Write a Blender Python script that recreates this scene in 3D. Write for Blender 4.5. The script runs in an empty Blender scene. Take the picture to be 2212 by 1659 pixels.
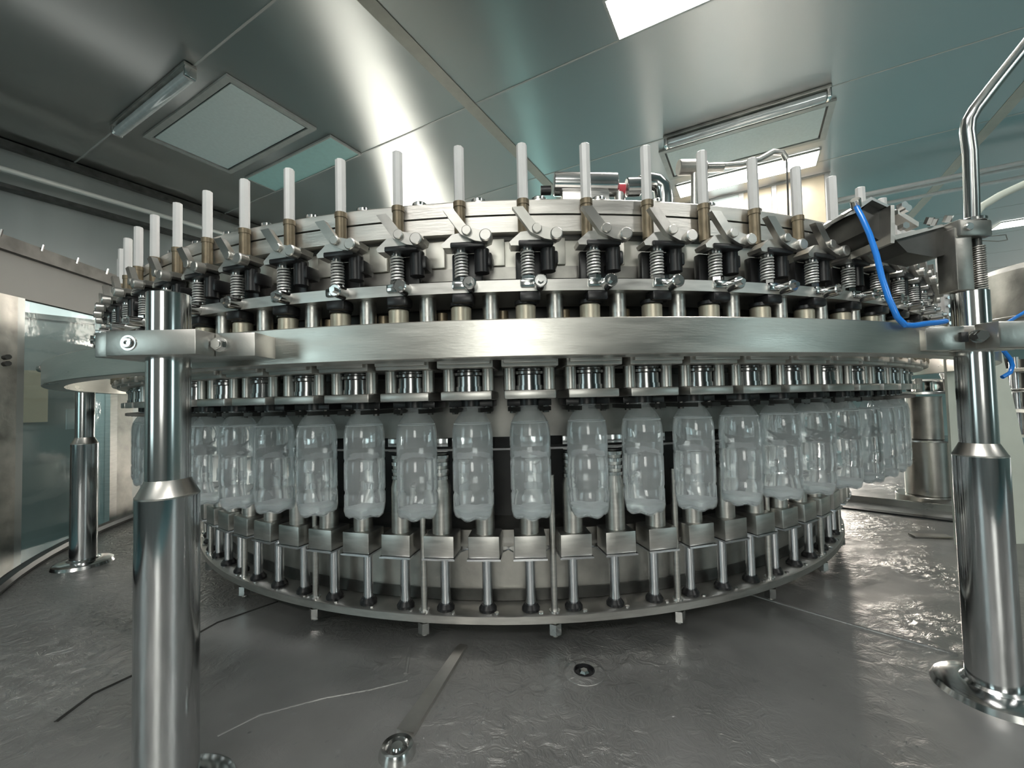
import bpy, bmesh, math, random
from mathutils import Vector, Matrix
random.seed(7)
S = bpy.context.scene
COL = S.collection
PI = math.pi
W, H, F = 2212.0, 1659.0, 917.5
PITCH, ROLL = 0.0355, -0.024

# ------------------------------------------------------------------ camera
fw = Vector((0, math.cos(PITCH), math.sin(PITCH)))
r0 = Vector((1, 0, 0)); u0 = Vector((0, -math.sin(PITCH), math.cos(PITCH)))
rt = r0*math.cos(ROLL) + u0*math.sin(ROLL)
up = -r0*math.sin(ROLL) + u0*math.cos(ROLL)
cd = bpy.data.cameras.new('camera'); cam = bpy.data.objects.new('camera', cd); COL.objects.link(cam)
cd.sensor_width = 36; cd.lens = F/W*36; cd.clip_start = 0.01; cd.clip_end = 60
cam.matrix_world = Matrix((( rt.x, up.x, -fw.x, 0), (rt.y, up.y, -fw.y, 0), (rt.z, up.z, -fw.z, 0), (0, 0, 0, 1)))
S.camera = cam

# ------------------------------------------------------------------ world, exposure
wd = bpy.data.worlds.new('world'); S.world = wd; wd.use_nodes = True
wd.node_tree.nodes['Background'].inputs[0].default_value = (0.95, 0.95, 0.90, 1)
wd.node_tree.nodes['Background'].inputs[1].default_value = 0.5
S.view_settings.view_transform = 'Standard'; S.view_settings.look = 'None'
S.view_settings.gamma = 1; S.view_settings.use_curve_mapping = False
S.view_settings.exposure = 1.3
LIGHT_ON = 15.0       # ceiling light panels
ADDED_WINDOW_ON = 3.0       # unseen window added behind the camera

# ------------------------------------------------------------------ helpers
def at(px, py, Y):                       # a direction seen in the photograph, at real depth Y
    d = fw + rt*((px-W/2)/F) - up*((py-H/2)/F)
    return d*(Y/d.y)
UA = Vector((math.cos(math.radians(60.5)), math.sin(math.radians(60.5)), 0))
VA = Vector((-UA.y, UA.x, 0))
def uv(u, v, z=0.0):
    p = UA*u + VA*v; return Vector((p.x, p.y, z))

def node_mat(name, base, metallic=0.0, rough=0.4, bump=None, var=0.0, vscale=8.0, rvar=0.0, emit=None, aniso=0.0, tangent=None, stretch=None, coat=0.0, spec=None):
    m = bpy.data.materials.new(name); m.use_nodes = True
    nt = m.node_tree; N = nt.nodes; L = nt.links; b = N['Principled BSDF']
    b.inputs['Base Color'].default_value = (*base, 1); b.inputs['Metallic'].default_value = metallic
    b.inputs['Roughness'].default_value = rough
    if coat: b.inputs['Coat Weight'].default_value = coat; b.inputs['Coat Roughness'].default_value = .08
    if spec is not None: b.inputs['Specular IOR Level'].default_value = spec
    tc = N.new('ShaderNodeTexCoord'); mp = N.new('ShaderNodeMapping'); L.new(tc.outputs['Object'], mp.inputs[0])
    if stretch: mp.inputs['Scale'].default_value = stretch
    nz = N.new('ShaderNodeTexNoise'); nz.inputs['Scale'].default_value = vscale; nz.inputs['Detail'].default_value = 5
    L.new(mp.outputs[0], nz.inputs[0])
    if var:
        rp = N.new('ShaderNodeValToRGB'); L.new(nz.outputs[0], rp.inputs[0])
        rp.color_ramp.elements[0].position = .3; rp.color_ramp.elements[1].position = .7
        rp.color_ramp.elements[0].color = (*[c*(1-var) for c in base], 1)
        rp.color_ramp.elements[1].color = (*[min(1, c*(1+var)) for c in base], 1)
        L.new(rp.outputs[0], b.inputs['Base Color'])
    if rvar:
        mr = N.new('ShaderNodeMapRange'); L.new(nz.outputs[0], mr.inputs[0])
        mr.inputs[1].default_value = .3; mr.inputs[2].default_value = .7
        mr.inputs[3].default_value = rough-rvar; mr.inputs[4].default_value = rough+rvar
        L.new(mr.outputs[0], b.inputs['Roughness'])
    if bump:
        n2 = N.new('ShaderNodeTexNoise'); n2.inputs['Scale'].default_value = bump[0]; n2.inputs['Detail'].default_value = 4
        L.new(mp.outputs[0], n2.inputs[0])
        bp = N.new('ShaderNodeBump'); bp.inputs['Strength'].default_value = bump[1]; bp.inputs['Distance'].default_value = bump[2]
        L.new(n2.outputs[0], bp.inputs['Height']); L.new(bp.outputs[0], b.inputs['Normal'])
    if aniso:
        b.inputs['Anisotropic'].default_value = aniso
        if tangent:
            cx = N.new('ShaderNodeCombineXYZ')
            for i in range(3): cx.inputs[i].default_value = tangent[i]
            L.new(cx.outputs[0], b.inputs['Tangent'])
    if emit:
        b.inputs['Emission Color'].default_value = (*emit[0], 1); b.inputs['Emission Strength'].default_value = emit[1]
    return m

M = {}
M['brushed'] = node_mat('brushed_steel', (.50, .49, .46), 1, .33, bump=(90, .12, .002), var=.10, vscale=14, rvar=.06)
M['satin'] = node_mat('satin_steel', (.58, .57, .54), 1, .38, var=.10, vscale=30, rvar=.06, stretch=(1, 1, 6))
M['band'] = node_mat('guide_ring_steel', (.56, .55, .51), 1, .34, bump=(60, .10, .002), var=.12, vscale=6, rvar=.08, stretch=(1, 1, 8))
M['polished'] = node_mat('polished_steel', (.66, .66, .65), 1, .16, var=.06, vscale=9, rvar=.04, stretch=(1, 1, .3))
M['postlow'] = node_mat('ground_steel_post', (.60, .61, .62), 1, .13, var=.07, vscale=9, rvar=.05, stretch=(1, 1, .3))
M['worn'] = node_mat('worn_steel', (.42, .41, .38), 1, .42, var=.25, vscale=16, rvar=.08, bump=(40, .25, .003))
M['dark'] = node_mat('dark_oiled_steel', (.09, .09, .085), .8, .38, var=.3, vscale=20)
M['shade'] = node_mat('stained_skirt_steel', (.22, .215, .20), .9, .42, var=.3, vscale=12)  # dark base puts the shade between the valve heads into the colour
M['bellsteel'] = node_mat('dark_polished_steel', (.28, .28, .28), 1, .18, var=.15, vscale=12)
M['stemsteel'] = node_mat('stained_stem', (.46, .42, .33), .6, .4, var=.35, vscale=14)
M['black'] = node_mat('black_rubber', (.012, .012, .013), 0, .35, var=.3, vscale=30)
M['bronze'] = node_mat('bronze_sleeve', (.22, .18, .12), .6, .4, var=.3, vscale=30)
M['white'] = node_mat('white_plastic', (.60, .60, .59), 0, .32, var=.05, vscale=30)
M['rod'] = node_mat('bright_rod_steel', (.75, .77, .80), 1, .26, var=.05, vscale=30)
M['springwire'] = node_mat('spring_wire', (.78, .78, .76), .6, .4, var=.05)
M['rail'] = node_mat('rail_steel', (.85, .84, .80), .35, .22, var=.03)  # near-white base puts the bright highlight on the rail into its colour
M['blue'] = node_mat('blue_hose', (.02, .22, .75), 0, .22, var=.05)
M['red'] = node_mat('red_plastic', (.55, .06, .08), 0, .35, var=.05)
M['drum'] = node_mat('drum_steel', (.64, .62, .58), 1, .42, var=.18, vscale=7, rvar=.08, bump=(50, .15, .003), stretch=(1, 1, 7))
M['drumpanel'] = node_mat('drum_side_panel', (.66, .65, .59), .75, .42, var=.12, vscale=9, rvar=.05)
M['window_cream'] = node_mat('cream_glazing', (.40, .34, .24), 0, .3, emit=((1.0, .88, .66), .05), var=.1)
M['tray'] = node_mat('tray_steel', (.34, .34, .33), .65, .40, var=.18, vscale=5)
M['wallsteel'] = node_mat('wall_steel', (.40, .42, .41), .8, .34, var=.10, vscale=4, rvar=.06, stretch=(1, 1, .2))
M['duct'] = node_mat('matte_wall_panel', (.45, .45, .43), .2, .5, var=.06, vscale=4)
M['frame'] = node_mat('hatch_frame_paint', (.42, .43, .41), .2, .45, var=.08, vscale=20)
M['filter'] = node_mat('hatch_panel_paint', (.66, .74, .73), .0, .55, var=.04, vscale=60)
M['diffuser_off'] = node_mat('unlit_diffuser', (.42, .68, .66), .0, .35, var=.04, vscale=30)
M['valance'] = node_mat('guard_valance_steel', (.12, .125, .12), .6, .40, var=.08, vscale=4)
M['batten'] = node_mat('joint_strip_paint', (.36, .35, .30), .2, .5, var=.06, vscale=20)
M['tube'] = node_mat('clear_tube_cover', (.62, .66, .66), .3, .12, var=.1, vscale=30)
M['epoxy'] = node_mat('teal_epoxy_floor', (.15, .31, .34), 0, .3, var=.12, vscale=3)
M['beige'] = node_mat('beige_board', (.62, .50, .36), 0, .5, var=.08, vscale=3)
M['pale'] = node_mat('pale_frosted_panel', (.60, .64, .56), 0, .4, var=.06, vscale=8)
M['paper'] = node_mat('paper_notice', (.72, .76, .76), 0, .6, var=.03)
M['panelteal'] = node_mat('room_wall_panel_teal', (.13, .20, .20), .1, .5, var=.06, vscale=2)
M['panelwhite'] = node_mat('room_wall_panel', (.20, .215, .21), .1, .5, var=.06, vscale=2)
M['light'] = node_mat('light_diffuser', (.9, .9, .9), 0, .5, emit=((1.0, .97, .93), LIGHT_ON))
M['window'] = node_mat('lit_window', (.8, .85, .85), 0, .3, emit=((1.0, 1.0, .93), ADDED_WINDOW_ON))
M['window_dim'] = node_mat('lit_side_window', (.8, .85, .85), 0, .3, emit=((1.0, 1.0, .95), .40))
M['window_soft'] = node_mat('lit_soft_teal_window', (.5, .75, .75), 0, .3, emit=((.68, .86, .88), 1.1))
M['window_hot'] = node_mat('lit_doorway', (.8, .85, .8), 0, .3, emit=((1.0, .97, .86), 6.5))
M['window_teal'] = node_mat('lit_teal_window', (.3, .7, .7), 0, .3, emit=((.46, .80, .74), 2.2))
M['window_warm'] = node_mat('lit_cream_window', (.8, .72, .55), 0, .3, emit=((1.0, .89, .79), 14.0))

# ceiling: sheets brushed along the panel length, so reflections smear across it
def ceiling_mat():
    m = node_mat('brushed_ceiling_sheet', (.56, .57, .56), 1, .33, aniso=.97, tangent=tuple(UA), rvar=.0)
    nt = m.node_tree; N = nt.nodes; L = nt.links; b = N['Principled BSDF']
    tc = N.new('ShaderNodeTexCoord'); mp = N.new('ShaderNodeMapping'); L.new(tc.outputs['Object'], mp.inputs[0])
    mp.inputs['Rotation'].default_value = (0, 0, -math.radians(60.5)); mp.inputs['Scale'].default_value = (.7, 1.3, 1)
    nz = N.new('ShaderNodeTexNoise'); nz.inputs['Scale'].default_value = 1.6; nz.inputs['Detail'].default_value = 3
    L.new(mp.outputs[0], nz.inputs[0])
    bp = N.new('ShaderNodeBump'); bp.inputs['Strength'].default_value = .35; bp.inputs['Distance'].default_value = .006
    L.new(nz.outputs[0], bp.inputs['Height']); L.new(bp.outputs[0], b.inputs['Normal'])
    return m
M['ceiling'] = ceiling_mat()

def tray_mat():
    m = M['tray']; nt = m.node_tree; N = nt.nodes; L = nt.links; b = N['Principled BSDF']
    tc = N.new('ShaderNodeTexCoord')
    n1 = N.new('ShaderNodeTexNoise'); n1.inputs['Scale'].default_value = 38; n1.inputs['Detail'].default_value = 5; n1.inputs['Roughness'].default_value = .6
    n1.inputs['Distortion'].default_value = 1.2
    n2 = N.new('ShaderNodeTexNoise'); n2.inputs['Scale'].default_value = 3.2; n2.inputs['Detail'].default_value = 3
    for n in (n1, n2): L.new(tc.outputs['Object'], n.inputs[0])
    r = N.new('ShaderNodeMapRange'); L.new(n2.outputs[0], r.inputs[0]); r.inputs[1].default_value = .42; r.inputs[2].default_value = .66; r.inputs[4].default_value = .85
    # running water ripples the film on the left and in front of the drain
    sp = N.new('ShaderNodeSeparateXYZ'); L.new(tc.outputs['Object'], sp.inputs[0])
    le = N.new('ShaderNodeMapRange'); L.new(sp.outputs[0], le.inputs[0]); le.inputs[1].default_value = -.60; le.inputs[2].default_value = -.85; le.inputs[3].default_value = 0; le.inputs[4].default_value = 1.5
    vd = N.new('ShaderNodeVectorMath'); vd.operation = 'DISTANCE'; L.new(tc.outputs['Object'], vd.inputs[0]); vd.inputs[1].default_value = (.0, -1.42, 0)
    fr = N.new('ShaderNodeMapRange'); L.new(vd.outputs['Value'], fr.inputs[0]); fr.inputs[1].default_value = .30; fr.inputs[2].default_value = .08; fr.inputs[3].default_value = 0; fr.inputs[4].default_value = .75
    m1 = N.new('ShaderNodeMath'); m1.operation = 'MAXIMUM'; L.new(le.outputs[0], m1.inputs[0]); L.new(fr.outputs[0], m1.inputs[1])
    m2 = N.new('ShaderNodeMath'); m2.operation = 'MAXIMUM'; L.new(m1.outputs[0], m2.inputs[0]); L.new(r.outputs[0], m2.inputs[1])
    ml = N.new('ShaderNodeMath'); ml.operation = 'MULTIPLY'; L.new(n1.outputs[0], ml.inputs[0]); L.new(m2.outputs[0], ml.inputs[1])
    ad = N.new('ShaderNodeMath'); ad.operation = 'MULTIPLY_ADD'; L.new(n2.outputs[0], ad.inputs[0]); ad.inputs[1].default_value = 1.5; L.new(ml.outputs[0], ad.inputs[2])
    bp = N.new('ShaderNodeBump'); bp.inputs['Strength'].default_value = .8; bp.inputs['Distance'].default_value = .009
    L.new(ad.outputs[0], bp.inputs['Height']); L.new(bp.outputs[0], b.inputs['Normal'])
    r2 = N.new('ShaderNodeMapRange'); L.new(r.outputs[0], r2.inputs[0]); r2.inputs[3].default_value = .42; r2.inputs[4].default_value = .25
    L.new(r2.outputs[0], b.inputs['Roughness'])
tray_mat()

def glassy(name, tint, ior, rough, white):
    m = bpy.data.materials.new(name); m.use_nodes = True; nt = m.node_tree; N = nt.nodes; L = nt.links
    b = N['Principled BSDF']; b.inputs['Base Color'].default_value = (*tint, 1); b.inputs['Transmission Weight'].default_value = 1
    b.inputs['IOR'].default_value = ior; b.inputs['Roughness'].default_value = rough
    nz = N.new('ShaderNodeTexNoise'); nz.inputs['Scale'].default_value = 60
    tc = N.new('ShaderNodeTexCoord'); L.new(tc.outputs['Object'], nz.inputs[0])
    bp = N.new('ShaderNodeBump'); bp.inputs['Strength'].default_value = .2; bp.inputs['Distance'].default_value = .003
    L.new(nz.outputs[0], bp.inputs['Height']); L.new(bp.outputs[0], b.inputs['Normal'])
    d = N.new('ShaderNodeBsdfDiffuse'); d.inputs[0].default_value = (.84, .87, .88, 1)
    t = N.new('ShaderNodeBsdfTranslucent'); t.inputs[0].default_value = (.84, .87, .88, 1)
    a = N.new('ShaderNodeAddShader'); L.new(d.outputs[0], a.inputs[0]); L.new(t.outputs[0], a.inputs[1])
    mx = N.new('ShaderNodeMixShader'); mx.inputs[0].default_value = white
    L.new(b.outputs[0], mx.inputs[1]); L.new(a.outputs[0], mx.inputs[2]); L.new(mx.outputs[0], N['Material Output'].inputs[0])
    return m
def shell(name, clear, white, rough):
    m = bpy.data.materials.new(name); m.use_nodes = True; nt = m.node_tree; N = nt.nodes; L = nt.links
    N.remove(N['Principled BSDF'])
    tr = N.new('ShaderNodeBsdfTransparent'); tr.inputs[0].default_value = (*clear, 1)
    gl = N.new('ShaderNodeBsdfGlossy'); gl.inputs['Roughness'].default_value = rough
    lw = N.new('ShaderNodeLayerWeight'); lw.inputs[0].default_value = .5
    pw = N.new('ShaderNodeMath'); pw.operation = 'POWER'; L.new(lw.outputs['Facing'], pw.inputs[0]); pw.inputs[1].default_value = 3.0
    ml = N.new('ShaderNodeMath'); ml.operation = 'MULTIPLY_ADD'; L.new(pw.outputs[0], ml.inputs[0]); ml.inputs[1].default_value = .75; ml.inputs[2].default_value = .05
    nz = N.new('ShaderNodeTexNoise'); nz.inputs['Scale'].default_value = 45; tc = N.new('ShaderNodeTexCoord'); L.new(tc.outputs['Object'], nz.inputs[0])
    bp = N.new('ShaderNodeBump'); bp.inputs['Strength'].default_value = .15; bp.inputs['Distance'].default_value = .002
    L.new(nz.outputs[0], bp.inputs['Height']); L.new(bp.outputs[0], gl.inputs['Normal'])
    mx = N.new('ShaderNodeMixShader'); L.new(ml.outputs[0], mx.inputs[0]); L.new(tr.outputs[0], mx.inputs[1]); L.new(gl.outputs[0], mx.inputs[2])
    d = N.new('ShaderNodeBsdfDiffuse'); d.inputs[0].default_value = (.84, .87, .88, 1)
    t = N.new('ShaderNodeBsdfTranslucent'); t.inputs[0].default_value = (.84, .87, .88, 1)
    a = N.new('ShaderNodeAddShader'); L.new(d.outputs[0], a.inputs[0]); L.new(t.outputs[0], a.inputs[1])
    m2 = N.new('ShaderNodeMixShader'); m2.inputs[0].default_value = white
    L.new(mx.outputs[0], m2.inputs[1]); L.new(a.outputs[0], m2.inputs[2]); L.new(m2.outputs[0], N['Material Output'].inputs[0])
    return m
M['pet'] = shell('bottle_plastic', (.96, .975, .98), .12, .06)
M['water'] = glassy('bottle_water', (.95, .975, .98), 1.33, .05, .04)
M['froth'] = shell('water_froth', (.85, .88, .88), .2, .62)
M['pane'] = shell('guard_pane', (.80, .88, .88), .03, .06)

# ---- mesh building
class B:
    def __init__(s): s.bm = bmesh.new()
    def _add(s, fn, mat=None):
        n0 = len(s.bm.verts); fn(); s.bm.verts.ensure_lookup_table()
        if mat is not None:
            for v in s.bm.verts[n0:]: v.co = mat @ v.co
        return s
    def box(s, c, d, rot=None, bev=0.0):
        t = bmesh.new(); bmesh.ops.create_cube(t, size=1)
        for v in t.verts: v.co = Vector((v.co.x*d[0], v.co.y*d[1], v.co.z*d[2]))
        if bev: bmesh.ops.bevel(t, geom=t.edges[:], offset=bev, segments=2, affect='EDGES', profile=.5)
        mt = Matrix.Translation(Vector(c))
        if rot: mt = mt @ Matrix.Rotation(rot[2], 4, 'Z') @ Matrix.Rotation(rot[1], 4, 'Y') @ Matrix.Rotation(rot[0], 4, 'X')
        s._merge(t, mt); return s
    def _merge(s, t, mt):
        vs = [s.bm.verts.new(mt @ v.co) for v in t.verts]
        t.verts.index_update()
        for f in t.faces: s.bm.faces.new([vs[v.index] for v in f.verts])
        t.free()
    def lathe(s, prof, c=(0, 0, 0), n=24, a0=0, a1=2*PI, axis=None, lobes=None, close=False):
        full = abs(a1-a0-2*PI) < 1e-6; k = n if full else n+1
        mt = Matrix.Translation(Vector(c))
        if axis: mt = mt @ Vector((0, 0, 1)).rotation_difference(Vector(axis)).to_matrix().to_4x4()
        rings = []
        for r, z in prof:
            if r <= 1e-6: rings.append([s.bm.verts.new(mt @ Vector((0, 0, z)))]); continue
            ring = []
            for i in range(k):
                a = a0 + (a1-a0)*i/n
                rr, zz = (lobes(r, z, a) if lobes else (r, z))
                ring.append(s.bm.verts.new(mt @ Vector((rr*math.sin(a), -rr*math.cos(a), zz))))
            rings.append(ring)
        pairs = list(zip(rings, rings[1:]))
        if close: pairs.append((rings[-1], rings[0]))
        for p, q in pairs:
            for i in range(n):
                j = (i+1) % k
                if len(p) == 1 and len(q) == 1: continue
                try:
                    if len(p) == 1: s.bm.faces.new((p[0], q[j], q[i]))
                    elif len(q) == 1: s.bm.faces.new((p[i], p[j], q[0]))
                    else: s.bm.faces.new((p[i], p[j], q[j], q[i]))
                except ValueError: pass
        return s
    def cyl(s, c, r, h, axis=(0, 0, 1), n=16, ch=0.0):      # from c along axis
        if ch: pr = [(0, 0), (r-ch, 0), (r, ch), (r, h-ch), (r-ch, h), (0, h)]
        else: pr = [(0, 0), (r, 0), (r, h), (0, h)]
        return s.lathe(pr, c, n, axis=axis)
    def tube(s, pts, r, n=10):
        pts = [Vector(p) for p in pts]; rings = []; prev = None
        for i, p in enumerate(pts):
            d = (pts[min(i+1, len(pts)-1)]-pts[max(i-1, 0)]).normalized()
            if prev is None:
                a = Vector((0, 0, 1)) if abs(d.z) < .9 else Vector((1, 0, 0)); x = d.cross(a).normalized()
            else: x = (prev - d*prev.dot(d)).normalized()
            prev = x; y = d.cross(x)
            rings.append([s.bm.verts.new(p + x*r*math.cos(2*PI*k/n) + y*r*math.sin(2*PI*k/n)) for k in range(n)])
        for p, q in zip(rings, rings[1:]):
            for k in range(n): s.bm.faces.new((p[k], p[(k+1) % n], q[(k+1) % n], q[k]))
        s.bm.faces.new(rings[0][::-1]); s.bm.faces.new(rings[-1]); return s
    def prism(s, poly, z0, z1):                               # poly in xy
        a = [s.bm.verts.new((p[0], p[1], z0)) for p in poly]; b = [s.bm.verts.new((p[0], p[1], z1)) for p in poly]
        s.bm.faces.new(a[::-1]); s.bm.faces.new(b); n = len(poly)
        for i in range(n): s.bm.faces.new((a[i], a[(i+1) % n], b[(i+1) % n], b[i]))
        return s
    def xzprism(s, poly, y0, y1):                             # poly in xz
        a = [s.bm.verts.new((p[0], y0, p[1])) for p in poly]; b = [s.bm.verts.new((p[0], y1, p[1])) for p in poly]
        s.bm.faces.new(a[::-1]); s.bm.faces.new(b); n = len(poly)
        for i in range(n): s.bm.faces.new((a[i], a[(i+1) % n], b[(i+1) % n], b[i]))
        return s
    def mesh(s, name, mat, smooth=True):
        bmesh.ops.recalc_face_normals(s.bm, faces=s.bm.faces[:])
        if smooth:
            for f in s.bm.faces: f.smooth = True
            for e in s.bm.edges:
                if len(e.link_faces) == 2 and e.calc_face_angle(0) > math.radians(34): e.smooth = False
        me = bpy.data.meshes.new(name); s.bm.to_mesh(me); s.bm.free(); me.materials.append(mat); return me

def link(name, me, parent=None, loc=None, rz=None):
    o = bpy.data.objects.new(name, me); COL.objects.link(o)
    if parent: o.parent = parent
    if loc is not None: o.location = loc
    if rz is not None: o.rotation_euler = (0, 0, rz)
    return o
def obj(name, b, mat, parent=None, loc=None, rz=None): return link(name, b.mesh(name, M[mat]), parent, loc, rz)
def thing(name, label, cat, loc=(0, 0, 0), rz=0, group=None):
    o = bpy.data.objects.new(name, None); COL.objects.link(o); o.location = loc; o.rotation_euler = (0, 0, rz)
    o.empty_display_size = .02; return tag(o, label, cat, group)
def tag(o, label, cat, group=None):
    o['label'] = label; o['category'] = cat
    if group: o['group'] = group
    return o
def struct(o): o['kind'] = 'structure'; return o
def sempty(name):
    o = bpy.data.objects.new(name, None); COL.objects.link(o); o.empty_display_size = .02; return struct(o)
def hexhead(b, c, r, h, axis=(0, -1, 0)): return b.cyl(c, r, h, axis, 6)
def spring_pts(c, r, h, turns, per=14):
    return [(c[0]+r*math.cos(2*PI*i/per), c[1]+r*math.sin(2*PI*i/per), c[2]+h*i/(turns*per)) for i in range(turns*per+1)]

ZC = 1.60                       # ceiling height above the camera
ZF = -0.455                     # drip tray surface
CX, CY = 0.02, 2.0              # carousel axis
def rotm(a): return (math.sin(a), -math.cos(a))

# ================================================================== the room
struct(obj('floor', B().box((0, 1.5, -1.18), (16, 16, .06)), 'epoxy'))
ceil = sempty('ceiling')
us = [-3.5, -2.62, -1.73, -.83, .06, .97, 1.87, 2.74, 3.60, 4.5, 5.4, 6.3, 7.2, 8.1, 9.0, 9.9, 10.8, 11.7]
vs = [-6.5, -3.93, -1.33, 1.275, 3.86]
def quad_uv(b, u0_, u1_, v0_, v1_, z0, z1):
    return b.prism([uv(u0_, v0_)[:2], uv(u1_, v0_)[:2], uv(u1_, v1_)[:2], uv(u0_, v1_)[:2]], z0, z1)
for a_, b_ in zip(us, us[1:]):
    for c_, d_ in zip(vs, vs[1:]):
        obj('ceiling_panel', quad_uv(B(), a_+.0025, b_-.0025, c_+.003, d_-.003, ZC, ZC+.03), 'ceiling', ceil)
    obj('joint_bead', quad_uv(B(), b_-.0045, b_+.0045, vs[0], vs[-1], ZC-.0015, ZC+.02), 'duct', ceil)
for v in vs[1:-1]:
    obj('joint_strip', quad_uv(B(), us[0], us[-1], v-.032, v+.032, ZC-.004, ZC-.0016), 'batten', ceil)
obj('backing', quad_uv(B(), us[0], us[-1], vs[0], vs[-1], ZC+.035, ZC+.06), 'dark', ceil)

# room walls
wl = sempty('wall_left')
obj('wall_panel', quad_uv(B(), -3.5, 11.7, 3.80, 3.90, -1.15, ZC), 'wallsteel', wl)
obj('handrail', B().tube([uv(-.6, 3.70, 1.385), uv(4.4, 3.70, 1.415)], .017, 12), 'rail', wl)
obj('rail_ledge', quad_uv(B(), -.6, 4.4, 3.73, 3.80, 1.30, 1.325), 'dark', wl)
obj('cornice', quad_uv(B(), -3.4, 11.5, 3.76, 3.80, ZC-.05, ZC-.005), 'dark', wl)
wf = sempty('wall_far'); obj('wall_panel', quad_uv(B(), 11.6, 11.7, -6.5, 3.9, -1.15, ZC), 'panelteal', wf)
wb = sempty('wall_back'); obj('wall_panel', quad_uv(B(), -3.5, -3.4, -6.5, 3.9, -1.15, ZC), 'panelwhite', wb)
wr = sempty('wall_right'); obj('wall_panel', quad_uv(B(), -3.5, 11.7, -6.5, -6.4, -1.15, ZC), 'panelteal', wr)
def win(n, frame, pane, mat):
    e = sempty(f'window_{n}')
    (u0_, u1_, v0_, v1_, z0, z1) = frame
    t = .03
    if abs(u1_-u0_) > abs(v1_-v0_):
        for z in (z0, z1-t): obj('frame', quad_uv(B(), u0_, u1_, v0_, v1_, z, z+t), 'duct', e)
        for u in (u0_, u1_-t): obj('frame', quad_uv(B(), u, u+t, v0_, v1_, z0+t, z1-t), 'duct', e)
        obj('pane', quad_uv(B(), u0_+t, u1_-t, v0_+.008, v1_-.008, z0+t, z1-t), mat, e)
    else:
        for z in (z0, z1-t): obj('frame', quad_uv(B(), u0_, u1_, v0_, v1_, z, z+t), 'duct', e)
        for v in (v0_, v1_-t): obj('frame', quad_uv(B(), u0_, u1_, v, v+t, z0+t, z1-t), 'duct', e)
        obj('pane', quad_uv(B(), u0_+.008, u1_-.008, v0_+t, v1_-t, z0+t, z1-t), mat, e)
win(1, (.3, 1.9, 3.765, 3.80, .56, .72), None, 'window_dim')
win(2, (3.86, 4.36, 3.765, 3.80, -.6, 1.45), None, 'window_hot')
win(3, (8.3, 9.3, 3.765, 3.80, -.8, 1.40), None, 'window_teal')
win(4, (11.56, 11.60, -1.5, -.9, -.2, 1.50), None, 'window_warm')  # unseen warm windows, added with gaps between to streak the right ceiling
win(8, (11.56, 11.60, -.55, .25, -.2, 1.50), None, 'window_warm')
win(9, (11.56, 11.60, .55, 1.0, -.2, 1.50), None, 'window_warm')
win(10, (11.56, 11.60, 1.7, 1.95, -.2, 1.50), None, 'window_warm')
win(5, (-3.40, -3.36, -2.5, -1.2, .0, 1.3), None, 'window')  # unseen window, added to brighten the middle of the ring
win(6, (-3.40, -3.36, 1.2, 2.4, -.3, 1.2), None, 'window_soft')  # unseen teal window, added for the stripes on the left post
win(7, (-.6, .6, -6.40, -6.36, -.3, 1.2), None, 'window_soft')  # unseen teal window, added for the stripe on the right post

# ceiling fittings
def hatch(u0_, u1_, v0_, v1_, label):
    t = thing('ceiling_hatch', label, 'hatch', uv((u0_+u1_)/2, (v0_+v1_)/2, ZC-.012))
    o = Vector(t.location)
    def q(a, b, c, d, z0, z1):
        B_ = B(); B_.prism([(uv(a, c)-o)[:2], (uv(b, c)-o)[:2], (uv(b, d)-o)[:2], (uv(a, d)-o)[:2]], z0-o.z, z1-o.z); return B_
    w = .032
    z0, z1 = ZC-.014, ZC-.0016
    for a in ((u0_, u1_, v0_, v0_+w), (u0_, u1_, v1_-w, v1_), (u0_, u0_+w, v0_+w, v1_-w), (u1_-w, u1_, v0_+w, v1_-w)):
        obj('frame', q(*a, z0, z1), 'frame', t)
    obj('gasket', q(u0_+w, u1_-w, v0_+w, v1_-w, ZC-.0035, ZC-.0016), 'black', t)
    g = .011
    obj('hatch_panel', q(u0_+w+g, u1_-w-g, v0_+w+g, v1_-w-g, ZC-.010, ZC-.0036), 'filter', t)
hatch(1.07, 1.555, 2.14, 3.05, 'square grey ceiling hatch beside the unlit teal panel, upper left')
hatch(2.86, 3.275, -.46, .475, 'grey ceiling hatch between the tube lamp and the lit panel, upper right')
def panel_light(uc, vc, label, mat='light', name='ceiling_light', dv=.455, du=.115):
    o = uv(uc, vc, ZC-.008); t = thing(name, label, 'ceiling light', o, math.radians(60.5), 'ceiling light panels')
    obj('diffuser', B().box((0, 0, 0), (du*2-.02, dv*2-.02, .006)), mat, t)
    for sx in (-1, 1): obj('frame', B().box((sx*(du-.005), 0, 0), (.010, dv*2, .012)), 'frame', t)
    for sy in (-1, 1): obj('frame', B().box((0, sy*(dv-.005), 0), (du*2-.02, .010, .012)), 'frame', t)
panel_light(1.745, .01, 'lit white light panel at the top edge, right of the middle')
panel_light(3.51, 0, 'lit white light panel beyond the right ceiling hatch')
panel_light(1.75, 2.58, 'unlit pale teal light panel beside the left ceiling hatch', 'diffuser_off')
panel_light(5.98, -2.6, 'lit white light panel far off at the right edge, behind the bent pipe')
panel_light(-.05, .01, 'lit ceiling light panel out of view behind the camera')
panel_light(-1.8, .01, 'second lit ceiling light panel out of view further behind the camera')
panel_light(-.05, -2.6, 'lit ceiling light panel out of view, right of the camera')
panel_light(5.3, 0, 'lit white light panel hidden behind the machine, in the middle')
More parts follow.
